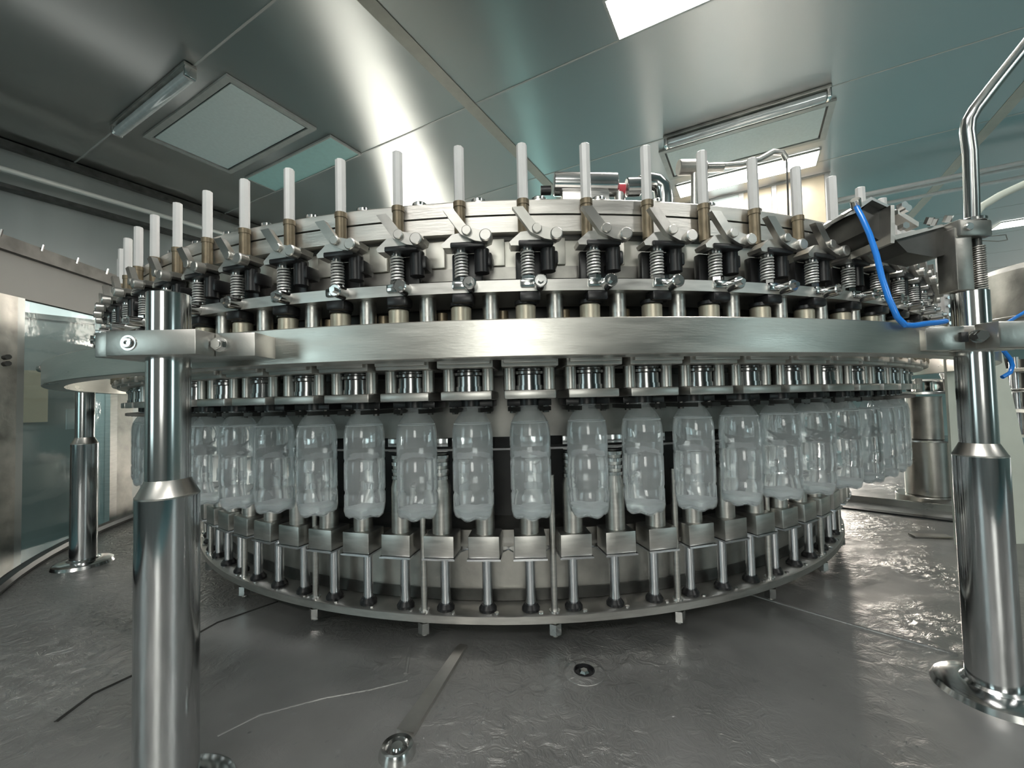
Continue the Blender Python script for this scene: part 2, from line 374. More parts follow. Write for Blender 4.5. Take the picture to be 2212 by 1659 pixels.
def tube_lamp(u, v0_, v1_, label):
    t = thing('tube_lamp', label, 'lamp', uv(u, (v0_+v1_)/2, ZC-.004), math.radians(60.5)); L_ = v1_-v0_
    obj('base_tray', B().box((0, 0, -.008), (.055, L_, .018), bev=.003), 'worn', t)
    obj('tube_cover', B().lathe([(0, 0), (.024, .004), (.026, .02), (.026, L_-.06), (.024, L_-.044), (0, L_-.04)], (.006, -L_/2+.02, -.042), 16, axis=(0, 1, 0)), 'tube', t)
    for sy in (-1, 1):
        obj('end_cap', B().box((.002, sy*(L_/2-.012), -.035), (.05, .02, .055), bev=.004), 'polished', t)
tube_lamp(.955, 2.22, 3.07, 'switched off clear tube lamp left of the left ceiling hatch')
tube_lamp(2.73, -.42, .42, 'switched off tube lamp with open fitting above the right ceiling hatch')

# made-up cream screen, standing in for a reflection in the ceiling
t = thing('glazed_bulkhead', 'cream glazed screen hanging from the ceiling behind the lit panel', 'screen', uv(3.80, 0, 1.2), math.radians(60.5))
obj('header', B().box((0, 0, .3875), (.05, 1.1, .012)), 'duct', t); obj('sill', B().box((0, 0, -.02), (.05, 1.1, .05)), 'duct', t)
for y in (-.53, -.2, 0.02, .25, .53): obj('mullion', B().box((0, y, .19), (.045, .03, .38)), 'duct', t)
for y, w, m in ((-.365, .295, 'window_cream'), (-.09, .185, 'window_cream'), (.135, .195, 'filter'), (.39, .245, 'window_cream')):
    obj('pane', B().box((0, y, .19), (.012, w, .38)), m, t)

# three steel pipes under the ceiling on the right
for u, z, lab in ((3.99, 1.45, 'highest'), (4.06, 1.45, 'middle'), (4.27, 1.45, 'lowest')):
    o = obj('conduit_pipe', B().tube([Vector((0, 0, 0)), uv(0, 6.0, 0)], .014, 12), 'white', loc=uv(u, -5.2, z))  # white finish puts the light falling on the steel into the colour
    tag(o, f'{lab} of the three thin steel pipes running under the right ceiling', 'pipe', 'thin pipes under the ceiling')

# guard screen at the left, frames and panes
def gx(y): return -1.42-.12*y
gd = thing('guard_screen', 'glazed steel machine guard with dark bolted top rail at the left edge', 'guard', (gx(1.5), 1.5, ZF-.3))
def gbox(y0, y1, z0, z1, th, off=0.0):
    o = Vector(gd.location); n = Vector((-1, -.12, 0)).normalized()
    a = Vector((gx(y0), y0, 0))-o+n*off; b_ = Vector((gx(y1), y1, 0))-o+n*off
    return B().prism([a[:2], b_[:2], (b_+n*th)[:2], (a+n*th)[:2]], z0-o.z, z1-o.z)
obj('valance', gbox(.3, 3.3, .365, .50, .02), 'valance', gd)
obj('top_rail', gbox(.3, 3.3, .50, .545, .05, -.02), 'dark', gd)
bb = B()
for i in range(16):
    y = .5+i*.13; bb.cyl(Vector((gx(y)+.012, y, .522))-Vector(gd.location), .004, .03, (1, .12, .3), 6)
for i in range(16):
    y = .5+i*.13
    obj('bolt', B().cyl(Vector((gx(y)+.02, y, .535))-Vector(gd.location), .0035, .022, (0.3, 0, 1), 6), 'polished', gd)
bb.bm.free()
obj('frame_post', gbox(1.15, 1.350, -.80, .365, .05, -.005), 'worn', gd)
obj('frame_edge', gbox(1.350, 1.372, -.80, .365, .03, -.005), 'wallsteel', gd)
obj('frame_post', gbox(1.715, 1.75, -.80, .365, .06, -.003), 'satin', gd)
obj('mullion', gbox(1.75, 1.84, -.80, .365, .05, .002), 'worn', gd)
obj('steel_sheet', gbox(1.84, 3.3, -.80, .365, .01, .01), 'wallsteel', gd)
obj('pane', gbox(1.372, 1.715, -.80, .365, .006, .015), 'pane', gd)
obj('pane', gbox(.3, 1.15, -.80, .365, .006, .015), 'pane', gd)
for z in (.145, .165): obj('hinge_pin', B().cyl(Vector((gx(1.3)+.02, 1.30, z))-Vector(gd.location), .008, .03, (1, -.5, 0), 8), 'dark', gd)
obj('door_knob', B().cyl(Vector((gx(1.42)+.0, 1.43, .14))-Vector(gd.location), .012, .03, (1, -.5, 0), 12, .002), 'worn', gd)
tag(obj('warning_notice', B().box((0, 0, 0), (.003, .05, .075)), 'paper', loc=at(158, 905, 1.60)), 'small white paper notice stuck on the pane behind the far left post', 'notice')
# added beige board, standing in for a reflection in the guard pane
tag(obj('partition_board', quad_uv(B(), 0, .22, 0, .04, 0, .31), 'beige', loc=uv(.64, 3.74, -.07)), 'beige notice board seen through the left guard pane', 'board')

# ================================================================== drip tray
tr = thing('drip_tray', 'wet grey steel drip tray spread beneath the whole filling machine', 'tray', (CX, CY, ZF))
outl = []
for i in range(0, 49):
    a = math.radians(-225+i*(180/48.)); outl.append((1.60*math.sin(a), -1.60*math.cos(a)))
outl = [p for p in outl]
# left arc from the far side round to the near left, then straight out of view
poly = []
for i in range(41):
    a = math.radians(-180+i*3.2); poly.append((1.61*math.sin(a), -1.61*math.cos(a)))
poly += [(-1.30, -1.25), (-1.32, -2.6), (2.6, -2.6), (2.6, 1.61)]
slab = B().prism(poly, -.03, 0.0)
obj('tray_plate', slab, 'tray', tr)
rim = [Vector((p[0], p[1], .012)) for p in poly[:43]]
obj('tray_rim', B().tube(rim, .016, 8), 'black', tr)
def fl(px, py): return at(px, py, 1)*(ZF/at(px, py, 1).z)-Vector((CX, CY, ZF))
def seam(pts, r, m='tray'):
    obj('weld_seam', B().tube([p+Vector((0, 0, -r*.35)) for p in pts], r, 8), m, tr)
# radial cover strip with its drain cup, in front
p0, p1 = fl(1000, 1400), fl(875, 1590)
d = (p1-p0).normalized(); n = Vector((-d.y, d.x, 0))
obj('cover_strip', B().prism([(p0+n*.008)[:2], (p0-n*.008)[:2], (p1-n*.013)[:2], (p1+n*.013)[:2]], 0, .007), 'satin', tr)
c = fl(858, 1628)
obj('drain_cup', B().lathe([(0, .002), (.012, .002), (.015, .010), (.020, .011), (.023, .004), (.0245, -.004)], c, 32), 'polished', tr)
obj('drain_cone', B().lathe([(0, .010), (.007, .010), (.011, .002)], c+Vector((0, 0, .001)), 24), 'polished', tr)
c = fl(1262, 1452)
obj('bolt_socket', B().lathe([(.0165, .0035), (.024, .0045), (.034, .0008), (.036, -.002)], c, 32), 'tray', tr)
obj('socket_hole', B().lathe([(0, -.0002), (.017, -.0002), (.0175, .0038), (.0155, .0045), (.015, .0006), (0, .0006)], c, 32), 'black', tr)
obj('socket_bolt', B().lathe([(0, .004), (.006, .004), (.009, .001)], c, 6), 'polished', tr)
seam([fl(1590, 1275), fl(1700, 1308), fl(1850, 1352), fl(2070, 1415)], .004)
seam([fl(880, 1470), fl(800, 1490), fl(700, 1508), fl(560, 1545), fl(470, 1590)], .0018)  # this bead follows the edge of the water film, not a weld
seam([fl(300, 1455), fl(380, 1395), fl(470, 1345), fl(600, 1300)], .0035, 'dark')
seam([fl(120, 1560), fl(200, 1500), fl(290, 1458)], .0035, 'dark')
seam([fl(885, 1400), fl(880, 1430), fl(876, 1455)], .004)
# water drops lying on the tray: nobody could count them
dr = B()
for i in range(520):
    if i < 60:
        t_ = i/60; p = fl(560+t_*320+random.uniform(-4, 4), 1545-t_*75+random.uniform(-4, 4))
    elif i < 200:
        p = fl(random.uniform(900, 1350), random.uniform(1440, 1655))
    elif i < 330:
        p = fl(random.gauss(240, 60), random.gauss(1370, 55))
    else: p = fl(random.uniform(40, 2000), random.uniform(1380, 1650))
    if (Vector((p.x, p.y))).length < 1.22: continue
    r = random.uniform(.0008, .0026)*(1.0 if i > 60 else .7)
    ex = random.uniform(.7, 2.2); a = random.uniform(0, PI)
    dr.lathe([(r, 0), (r*.8, r*.35), (0, r*.5)], (0, 0, 0), 7)
    dr.bm.verts.ensure_lookup_table()
    for v in dr.bm.verts[-15:]:
        x, y = v.co.x*ex, v.co.y
        v.co = Vector((p.x+x*math.cos(a)-y*math.sin(a), p.y+x*math.sin(a)+y*math.cos(a), v.co.z))
o = obj('water_drops', dr, 'water', loc=(CX, CY, ZF+.0002)); o['kind'] = 'stuff'; tag(o, 'water drops and splashes scattered on the wet tray', 'water')

# ================================================================== carousel
car = thing('filling_carousel', 'huge round steel bottle filling carousel standing on the tray', 'filling machine', (CX, CY, ZF))
def cp(name, prof, mat, n=240, close=True):        # lathe part in camera-height z
    b_ = B().lathe([(r, z-ZF) for r, z in prof], (0, 0, 0), n, close=close); return obj(name, b_, mat, car)
cp('drum_top_band', [(1.362, .282), (1.362, .303), (1.360, .305), (.95, .305), (.95, .282)], 'drum')
cp('drum_band', [(1.362, .2545), (1.362, .279), (1.30, .279), (1.30, .2545)], 'drum')
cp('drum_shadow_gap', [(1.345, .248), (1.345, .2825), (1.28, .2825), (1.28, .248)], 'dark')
cp('drum_side', [(1.340, .205), (1.340, .249), (1.25, .249), (1.25, .205)], 'drumpanel')
cp('drum_foot_band', [(1.348, .186), (1.348, .205), (1.26, .205), (1.26, .186)], 'worn')
cp('cam_ledge', [(1.398, .154), (1.398, .1705), (1.29, .1705), (1.29, .154)], 'satin')
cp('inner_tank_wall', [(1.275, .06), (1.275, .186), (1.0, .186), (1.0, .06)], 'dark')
cp('head_ring', [(1.285, .040), (1.285, .075), (1.10, .075), (1.10, .040)], 'dark')  # dark finish paints in the black gaps between the heads
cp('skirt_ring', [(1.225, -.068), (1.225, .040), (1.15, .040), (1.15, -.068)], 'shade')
cp('core_drum', [(1.03, -.30), (1.03, .06), (.9, .06), (.9, -.30)], 'black')  # black finish stands in for the low-lit recess behind the bottles
cp('guide_wire', [(1.245, -.090), (1.249, -.086), (1.245, -.082), (1.241, -.086)], 'rod', 180)
cp('lower_drum', [(1.138, -.385), (1.138, -.262), (1.0, -.262), (1.0, -.385)], 'worn')
cp('lower_drum_foot', [(1.142, -.400), (1.142, -.378), (1.0, -.378), (1.0, -.400)], 'dark')
cp('base_disc', [(1.196, -.4195), (1.200, -.417), (1.200, -.4035), (1.196, -.401), (.6, -.401), (.6, -.4195)], 'satin')
cp('base_hub', [(.62, ZF), (.60, -.4195), (.3, -.4195), (.3, ZF)], 'dark', 96)

N_ST = 90; D = 2*PI/N_ST; PH = .005
KS = range(-19, 20)

# --- station parts, built at the near side (angle 0) and turned round the axis; z relative to the tray
def z(h): return h-ZF
def Y(R): return -R
st = {}
def part(key, name, b_, mat): st[key] = (name, b_.mesh(name, M[mat]))
# valve body (the part), sub-parts hang on it
b_ = B()
b_.box((0, Y(1.325), z(.0585)), (.084, .105, .022), bev=.002)                       # upper flange
b_.box((0, Y(1.382), z(.0585)), (.078, .010, .012), bev=.002)
b_.box((0, Y(1.320), z(.0065)), (.077, .100, .013), bev=.002)                      # lower plate
part('body', 'filling_valve', b_, 'satin')
b_ = B(); b_.cyl((0, Y(1.335), z(.014)), .022, .034, n=24, ch=.002); b_.lathe([(.0215, .036), (.0255, .038), (.0255, .042), (.0215, .044)], (0, Y(1.335), z(0)), 24, close=True)
b_.cyl((0, Y(1.335), z(.0125)), .0235, .008, n=24)
part('bell', 'valve_bell', b_, 'bellsteel')
for i_, s_ in enumerate((-1, 1)):
    b_ = B(); b_.cyl((s_*.0305, Y(1.345), z(.013)), .0095, .035, n=14, ch=.001)
    part('posts%d' % i_, 'spacer', b_, 'satin')
b_ = B(); b_.cyl((0, Y(1.318), z(-.010)), .019, .012, n=20); b_.box((0, Y(1.30), z(-.006)), (.07, .06, .010), bev=.001)
part('seal', 'valve_seal', b_, 'black')
for i_, s_ in enumerate((-1, 1)):
    b_ = B(); b_.prism([(s_*.030, Y(1.27)), (s_*.034, Y(1.33)), (s_*.020, Y(1.362)), (s_*.0145, Y(1.350)), (s_*.019, Y(1.325)), (s_*.016, Y(1.27))], z(-.019), z(-.0125))
    b_.cyl((s_*.026, Y(1.325), z(-.022)), .005, .012, n=8)
    part('grip%d' % i_, 'neck_gripper', b_, 'dark')
b_ = B(); b_.cyl((-.004, Y(1.372), z(.2975)), .0080, .0855, n=8, ch=.001)
part('rod', 'valve_rod', b_, 'white')
b_ = B(); b_.cyl((-.004, Y(1.372), z(.2400)), .0085, .0570, n=12); b_.cyl((-.004, Y(1.372), z(.29)), .0095, .008, n=12)
part('sleeve', 'rod_sleeve', b_, 'bronze')
b_ = B(); b_.tube(spring_pts((0, Y(1.388), z(.1775)), .0088, .036, 8), .0015, 6)
part('spring', 'valve_spring', b_, 'springwire')
b_ = B(); b_.cyl((0, Y(1.388), z(.172)), .0066, .066, n=12)
part('pin', 'spring_pin', b_, 'black')
b_ = B(); b_.cyl((0, Y(1.388), z(.1705)), .0105, .007, n=6); b_.box((0, Y(1.392), z(.165)), (.024, .022, .013), bev=.003)
part('nut', 'spring_nut', b_, 'polished')
b_ = B(); b_.cyl((0, Y(1.388), z(.2135)), .0100, .005, n=16)
part('scap', 'spring_cap', b_, 'polished')
b_ = B()                                                                           # bracket carrying the lever
b_.xzprism([(-.024, z(.219)), (.012, z(.218)), (.044, z(.230)), (.046, z(.238)), (.016, z(.242)), (-.010, z(.238)), (-.026, z(.224))], Y(1.402), Y(1.376))
part('bracket', 'lever_bracket', b_, 'satin')
b_ = B()
b_.xzprism([(-.021, z(.270)), (-.006, z(.271)), (.014, z(.244)), (.040, z(.237)), (.047, z(.229)), (.040, z(.221)), (.024, z(.224)), (.004, z(.234))], Y(1.412), Y(1.402))
b_.cyl((.013, Y(1.403), z(.238)), .007, .014, (0, -1, 0), 14, .001)
part('lever', 'roller_lever', b_, 'brushed')
b_ = B(); b_.cyl((.040, Y(1.404), z(.229)), .0088, .016, (0, -1, 0), 18, .0015)
part('roller', 'cam_roller', b_, 'satin')
b_ = B(); b_.box((.012, Y(1.390), z(.222)), (.050, .030, .008), bev=.002); b_.box((.006, Y(1.366), z(.198)), (.046, .014, .044), bev=.003); b_.cyl((.030, Y(1.385), z(.185)), .011, .035, n=12); b_.box((.032, Y(1.375), z(.205)), (.026, .03, .02), bev=.003)  # wide rear box is an added black backing, darkening behind the spring
part('damper', 'damper', b_, 'black')
b_ = B(); b_.cyl((.022, Y(1.348), z(.305)), .0115, .007, n=16, ch=.0015)
part('cap', 'cap_nut', b_, 'polished')
b_ = B(); b_.cyl((.016, Y(1.396), z(.163)), .0095, .024, (0, -1, 0), 16, .0015); b_.cyl((.016, Y(1.42), z(.163)), .0045, .006, (0, -1, 0), 6)
part('follower', 'ledge_roller', b_, 'polished')
b_ = B(); b_.box((.002, Y(1.385), z(.147)), (.030, .028, .014), bev=.003); b_.cyl((-.004, Y(1.375), z(.1385)), .0165, .005, n=18)
part('fitting', 'hose_fitting', b_, 'black')
b_ = B(); b_.cyl((-.004, Y(1.375), z(.060)), .0150, .078, n=18, ch=.002)
part('stem', 'valve_stem', b_, 'stemsteel')
b_ = B(); b_.cyl((-.038, Y(1.352), z(.060)), .0085, .075, n=14, ch=.001)
part('stem2', 'return_pipe', b_, 'bronze')
b_ = B(); b_.cyl((.040, Y(1.37), z(.060)), .0125, .094, n=14)
part('pipe', 'feed_pipe', b_, 'satin')
b_ = B(); b_.box((.046, Y(1.346), z(.228)), (.030, .006, .042), bev=.001)
part('plate', 'access_plate', b_, 'drumpanel')
# pedestal
b_ = B(); b_.box((0, Y(1.190), z(-.2705)), (.058, .052, .040), bev=.0015)
part('ped', 'lift_block', b_, 'satin')
b_ = B(); b_.prism([(-.031, Y(1.220)), (.031, Y(1.220)), (.031, Y(1.175)), (.046, Y(1.150)), (-.046, Y(1.150)), (-.031, Y(1.175))], z(-.2940), z(-.2908))
part('lip', 'block_lip', b_, 'rod')
b_ = B(); b_.lathe([(0, -.2505), (.0185, -.2505), (.0185, -.165), (.0145, -.150), (.0145, -.105), (0, -.105)], (0, Y(1.190), z(0)), 20)
part('cyl', 'lift_cylinder', b_, 'satin')
b_ = B()
for i in range(4): b_.lathe([(.012, 0), (.0175, .001), (.0175, .0075), (.012, .0085)], (0, Y(1.190), z(-.150+i*.013)), 16)
b_.box((0, Y(1.180), z(-.082)), (.038, .05, .03), bev=.003)
part('coll', 'lift_collar', b_, 'polished')
b_ = B(); b_.cyl((0, Y(1.176), z(-.393)), .0095, .099, n=16)
part('leg', 'guide_rod', b_, 'rod')
b_ = B(); b_.lathe([(0, -.401), (.017, -.401), (.017, -.396), (.012, -.389), (0, -.389)], (0, Y(1.176), z(0)), 16)
part('foot', 'rubber_foot', b_, 'black')
b_ = B(); b_.cyl((.018, Y(1.192), z(-.401)), .0045, .003, n=6)
part('diskbolt', 'disc_bolt', b_, 'polished')
b_ = B(); b_.cyl((0, Y(1.188), z(-.445)), .0062, .30, n=12); 
part('tie', 'tie_rod', b_, 'satin')
b_ = B(); b_.cyl((0, Y(1.188), z(-.4405)), .0125, .020, n=6); b_.cyl((0, Y(1.188), z(-.401)), .0105, .004, n=12)
part('tienut', 'tie_nut', b_, 'polished')

top_keys = ['bell', 'posts0', 'posts1', 'seal', 'grip0', 'grip1', 'scap', 'rod', 'sleeve', 'spring', 'pin', 'nut', 'bracket', 'lever', 'roller', 'damper', 'cap', 'follower', 'fitting', 'stem', 'stem2', 'pipe', 'plate']
for k in KS:
    a = PH + k*D
    v = link(*st['body'], car, rz=a)
    for key in top_keys: link(*st[key], v)
    p = link(*st['ped'], car, rz=a)
    for key in ('lip', 'cyl', 'coll', 'leg', 'foot', 'diskbolt'): link(*st[key], p)
    if k % 3 == 1:
        q = link(*st['tie'], car, rz=a-D*.47); link(*st['tienut'], q)
# the rest of the big wheel's pillars stay hidden behind the drum

# ================================================================== bottles
RB = 1.318
prof = [(0, .006), (.016, .004), (.0245, 0), (.0292, .004), (.0315, .013), (.0325, .024), (.0325, .038), (.0312, .0405), (.0312, .0435), (.0325, .046), (.0325, .090), (.0316, .092), (.0316, .095), (.0325, .097), (.0325, .112), (.0325, .130), (.0318, .140), (.0303, .148), (.0270, .156), (.0222, .1635), (.0168, .1695), (.0140, .1725), (.0135, .1745), (.0165, .1755), (.0165, .1775), (.0135, .1785), (.0135, .190), (.012, .191)]
def lob(r, zz, a):
    if zz < .020 and r > .012:
        c_ = math.cos(5*a); return r*(1+.05*c_), zz+.0035*(1-c_)*.5*(1 if zz < .01 else .4)
    return r, zz
bot_me = B().lathe(prof, (0, 0, 0), 30, lobes=lob).mesh('bottle_shell', M['pet'])
wp = [(r*.965, zz+.0012) for r, zz in prof if zz < .146][:]
wp.append((.0288, .1492)); wp.append((.0285, .1502)); wp.append((0, .1502))
wat_me = B().lathe(wp, (0, 0, 0), 30, lobes=lob).mesh('water', M['water'])
froth_me = B().lathe([(0, .0075), (.0235, .0045), (.0280, .008), (.0292, .016), (.020, .019), (0, .0165)], (0, 0, 0), 30, lobes=lob).mesh('froth', M['froth'])
line_me = B().lathe([(.0280, .1500), (.0296, .1498), (.0296, .1510), (.0280, .1512)], (0, 0, 0), 30, close=True).mesh('water_line', M['froth'])  # white ring painted in for the bright reflection at the water level
words = ['first', 'second', 'third', 'fourth', 'fifth', 'sixth', 'seventh', 'eighth', 'ninth', 'tenth', 'eleventh', 'twelfth', 'thirteenth', 'fourteenth', 'fifteenth', 'sixteenth', 'seventeenth', 'eighteenth']
for k in range(-15, 16):
    a = PH+k*D; s_, c_ = rotm(a); vis = k+7
    if 0 <= vis <= 17:
        if vis <= 8: lab = f'clear water bottle hanging by its neck, {words[vis]} to the right of the front left post'
        else: lab = f'clear water bottle hanging by its neck, {words[17-vis]} counted from the right end of the row' if vis < 17 else 'clear water bottle at the right end of the row, seen almost edge on'
    elif vis < 0: lab = 'clear water bottle hidden behind the front left post'
    else: lab = 'clear water bottle past the right turn of the row, hidden by its neighbours'
    t = thing('water_bottle', lab, 'bottle', (CX+RB*s_, CY+RB*c_, -.188), a + .3*math.sin(k*1.7), 'water bottles hanging in the carousel')
    link('bottle_shell', bot_me, t); link('water', wat_me, t); link('froth', froth_me, t); link('water_line', line_me, t)

# ================================================================== guide ring and its posts
ring = thing('guide_ring', 'broad flat satin steel ring running round the carousel at mid height', 'ring', (CX, CY, .05))
obj('ring_band', B().lathe([(1.500, .0012), (1.4985, 0), (1.466, 0), (1.466, .0455), (1.4985, .0455), (1.500, .0443)], (0, 0, 0), 360, close=True), 'band', ring)

def post(x, y, top, flz, label, capseam=False, ru=.0215, rl=.0305, step=-.083):
    t = thing('support_post', label, 'post', (x, y, ZF))
    zt = top-ZF; zs = step-ZF
    obj('upper_tube', B().lathe([(0, zs), (ru, zs), (ru, zt-.001), (ru-.001, zt), (0, zt)], (0, 0, 0), 64), 'polished', t)
    obj('cone_step', B().lathe([(ru, zs), (rl-.001, zs-.017), (rl, zs-.018), (rl, zs-.020), (0, zs-.020)], (0, 0, 0), 64), 'brushed', t)
    obj('lower_tube', B().lathe([(rl, .014), (rl, zs-.020), (0, zs-.020)], (0, 0, 0), 64), 'postlow', t)
    obj('flange', B().lathe([(0, .020), (rl+.002, .018), (rl+.006, .014), (.058, .0125), (.066, .008), (.070, 0)], (0, 0, 0), 64), 'polished', t)
    return t
post(-.4045, .5, .134, 0, 'thick polished steel post in front of the ring on the left, nearest the viewer')
pr_ = post(.7085, .65, .148, 0, 'thick polished steel post with clamp, near the right edge')
post(-1.277, 1.27, .052, 0, 'farther thin looking steel post beneath the left end of the ring')

# left clamp
cl = thing('ring_clamp', 'steel split clamp with two bolts holding the ring to the front left post', 'clamp', (-.4045, .5, .0575))
obj('clamp_body', B().box((.0115, .005, .0137), (.098, .088, .0275), bev=.0008), 'brushed', cl)
obj('clamp_cheek', B().box((-.048, .010, .0137), (.0205, .080, .0275), bev=.0008), 'brushed', cl)
obj('clamp_arm', B().box((.084, .014, .0137), (.046, .046, .0275), bev=.0008), 'brushed', cl)
obj('bolt_recess', B().lathe([(.0062, 0), (.0085, 0), (.0085, .002), (.0062, .002)], (-.0125, -.038, .0137), 24, axis=(0, -1, 0), close=True), 'polished', cl)
obj('recess_floor', B().cyl((-.0125, -.0372, .0137), .0082, .001, (0, -1, 0), 24), 'black', cl)
obj('socket_screw', B().lathe([(0, .003), (.0024, .003), (.0024, .0045), (.0050, .0045), (.0055, .004), (.0055, 0)], (-.0125, -.038, .0137), 24, axis=(0, -1, 0)), 'polished', cl)
b_ = B(); b_.cyl((.067, -.009, .0137), .0085, .002, (0, -1, 0), 24); obj('washer', b_, 'polished', cl)
b_ = B(); b_.cyl((.067, -.011, .0137), .0068, .006, (0, -1, 0), 6); b_.cyl((.067, -.017, .0137), .005, .001, (0, -1, 0), 20); obj('hex_bolt', b_, 'polished', cl)

# right clamp
cr = thing('ring_clamp', 'long steel clamp bar bolted round the right post, blue hose lying on it', 'clamp', (.7085, .65, .054))
obj('clamp_bar', B().box((.085, -.036, .020), (.235, .030, .038), rot=(0, 0, .10), bev=.003), 'brushed', cr)
obj('clamp_body', B().box((.0, .015, .020), (.080, .072, .038), bev=.001), 'brushed', cr)
obj('clamp_cheek', B().box((-.088, -.018, .018), (.056, .055, .034), bev=.001), 'brushed', cr)
b_ = B(); b_.cyl((-.050, -.056, .019), .0075, .006, (-.3, -1, 0), 6); b_.cyl((-.047, -.050, .019), .0095, .002, (-.3, -1, 0), 20); obj('hex_bolt', b_, 'polished', cr)
obj('slot', B().box((-.062, -.0455, .019), (.010, .004, .014)), 'black', cr)

# spring tensioner and column on top of the right post
c = Vector((.7085, .65, .148))
t = thing('spring_column', 'short square column and tall coil spring on top of the right post', 'spring', c)
obj('column', B().box((-.020, .0, .048), (.026, .030, .096), bev=.002), 'worn', t)
obj('coil_spring', B().tube(spring_pts((.012, -.004, .001), .0080, .068, 20), .0012, 6), 'worn', t)
obj('spring_core', B().cyl((.012, -.004, 0), .0055, .09, n=12), 'dark', t)
obj('head_clamp', B().box((-.004, .0, .094), (.055, .036, .026), rot=(0, 0, .1), bev=.003), 'worn', t)
obj('collar', B().cyl((.010, -.002, .107), .016, .006, n=24, ch=.001), 'polished', t)
b_ = B(); b_.cyl((-.018, -.018, .094), .006, .006, (0, -1, 0), 16, .001); obj('screw', b_, 'polished', t)
obj('hook_wire', B().tube([(.018, 0, .085), (.062, .0, .088), (.064, .0, .080), (.050, .0, .078), (.018, 0, .080)], .0008, 6), 'worn', t)

# bent pipe
t = obj('bent_pipe', B().tube([at(2101, 512, .655)-c, at(2099, 420, .655)-c, at(2096, 330, .655)-c, at(2090, 285, .655)-c, at(2092, 262, .655)-c, at(2104, 240, .653)-c, at(2150, 180, .65)-c, at(2290, 5, .64)-c], .0092, 20), 'polished', loc=c)
tag(t, 'bent steel pipe rising from the right post and slanting out at the top right', 'pipe')

hp = [(2290, 365, .9), (2212, 398, .9), (2160, 422, .9), (2120, 446, .9), (2100, 472, .9), (2080, 520, .9)]
tag(obj('pale_conduit', B().tube([at(*p)-at(*hp[0]) for p in hp], .0075, 12), 'pale', loc=at(*hp[0])), 'pale conduit curving down behind the bent pipe at the right edge', 'conduit')
# cam actuator bracket hanging over the carousel from the right post
A = at(1990, 500, .66)
t = thing('cam_actuator', 'dark steel actuator box on a plate arm reaching out from the right post', 'actuator', A)
def ap(px, py, Y_=.66): return at(px, py, Y_)-A
def poly3(b_, pts, Y0, Y1):
    a_ = [b_.bm.verts.new(ap(x, y, Y0)) for x, y in pts]; c_ = [b_.bm.verts.new(Vector(ap(x, y, Y0))+Vector((0, Y1-Y0, 0))) for x, y in pts]
    b_.bm.faces.new(a_); b_.bm.faces.new(c_[::-1]); n_ = len(pts)
    for i in range(n_): b_.bm.faces.new((a_[i], c_[i], c_[(i+1) % n_], a_[(i+1) % n_]))
    return b_
obj('housing', poly3(B(), [(1862, 452), (1884, 430), (1920, 448), (1924, 520), (1898, 518), (1868, 500)], .66, .74), 'dark', t)
obj('housing_lid', poly3(B(), [(1852, 446), (1882, 425), (1922, 444), (1922, 450), (1884, 432), (1856, 452)], .648, .74), 'polished', t)
obj('gusset_plate', poly3(B(), [(1924, 443), (1932, 443), (1934, 508), (1932, 525), (1924, 525)], .64, .72), 'brushed', t)
obj('arm_plate', poly3(B(), [(1932, 508), (2036, 484), (2040, 489), (1934, 518)], .645, .72), 'brushed', t)
obj('arm_wedge', poly3(B(), [(1934, 518), (2040, 489), (2064, 505), (2062, 545), (2020, 556), (1960, 545)], .652, .70), 'dark', t)
obj('brace', poly3(B(), [(1940, 452), (1985, 480), (1984, 490), (1940, 462)], .66, .68), 'brushed', t)
for px, py in ((1942, 448), (1950, 455), (1945, 492), (2004, 484), (2012, 487), (2044, 480)):
    obj('hex_bolt', B().cyl(ap(px, py, .645), .0055, .010, (0, -.6, 1) if px > 1990 else (0, -1, 0), 6), 'polished', t)
obj('pivot_pin', B().cyl(ap(2053, 528, .65), .0055, .006, (0, -1, 0), 16, .001), 'polished', t)
obj('air_fitting', B().cyl(ap(1850, 448, .645), .007, .014, (-.5, -.5, .6), 12, .001), 'polished', t)
obj('indicator_blade', poly3(B(), [(1826, 468), (1846, 452), (1848, 460)], .66, .663), 'white', t)
# blue hose
hp = [(1850, 447, .64), (1862, 470, .63), (1878, 505, .62), (1893, 550, .61), (1905, 600, .60), (1920, 645, .59), (1938, 685, .585), (1955, 702, .585), (1975, 703, .59), (2000, 699, .60), (2025, 697, .61), (2042, 694, .62)]
o = obj('air_hose', B().tube([at(*p)-at(*hp[0]) for p in hp], .0039, 12), 'blue', loc=at(*hp[0]))
tag(o, 'bright blue air hose curving down from the actuator to the right clamp', 'hose')
hp = [(2140, 702, .66), (2170, 700, .68), (2212, 675, .72), (2260, 640, .75)]
tag(obj('air_hose', B().tube([at(*p)-at(*hp[0]) for p in hp], .0026, 10), 'blue', loc=at(*hp[0])), 'thin blue hose running off the clamp bar at the right edge', 'hose')
hp = [(2168, 758, .80), (2182, 775, .80), (2187, 790, .80), (2182, 805, .80), (2165, 815, .80)]
tag(obj('air_hose', B().tube([at(*p)-at(*hp[0]) for p in hp], .0035, 10), 'blue', loc=at(*hp[0])), 'short loop of blue hose right of the right post below the clamp', 'hose')

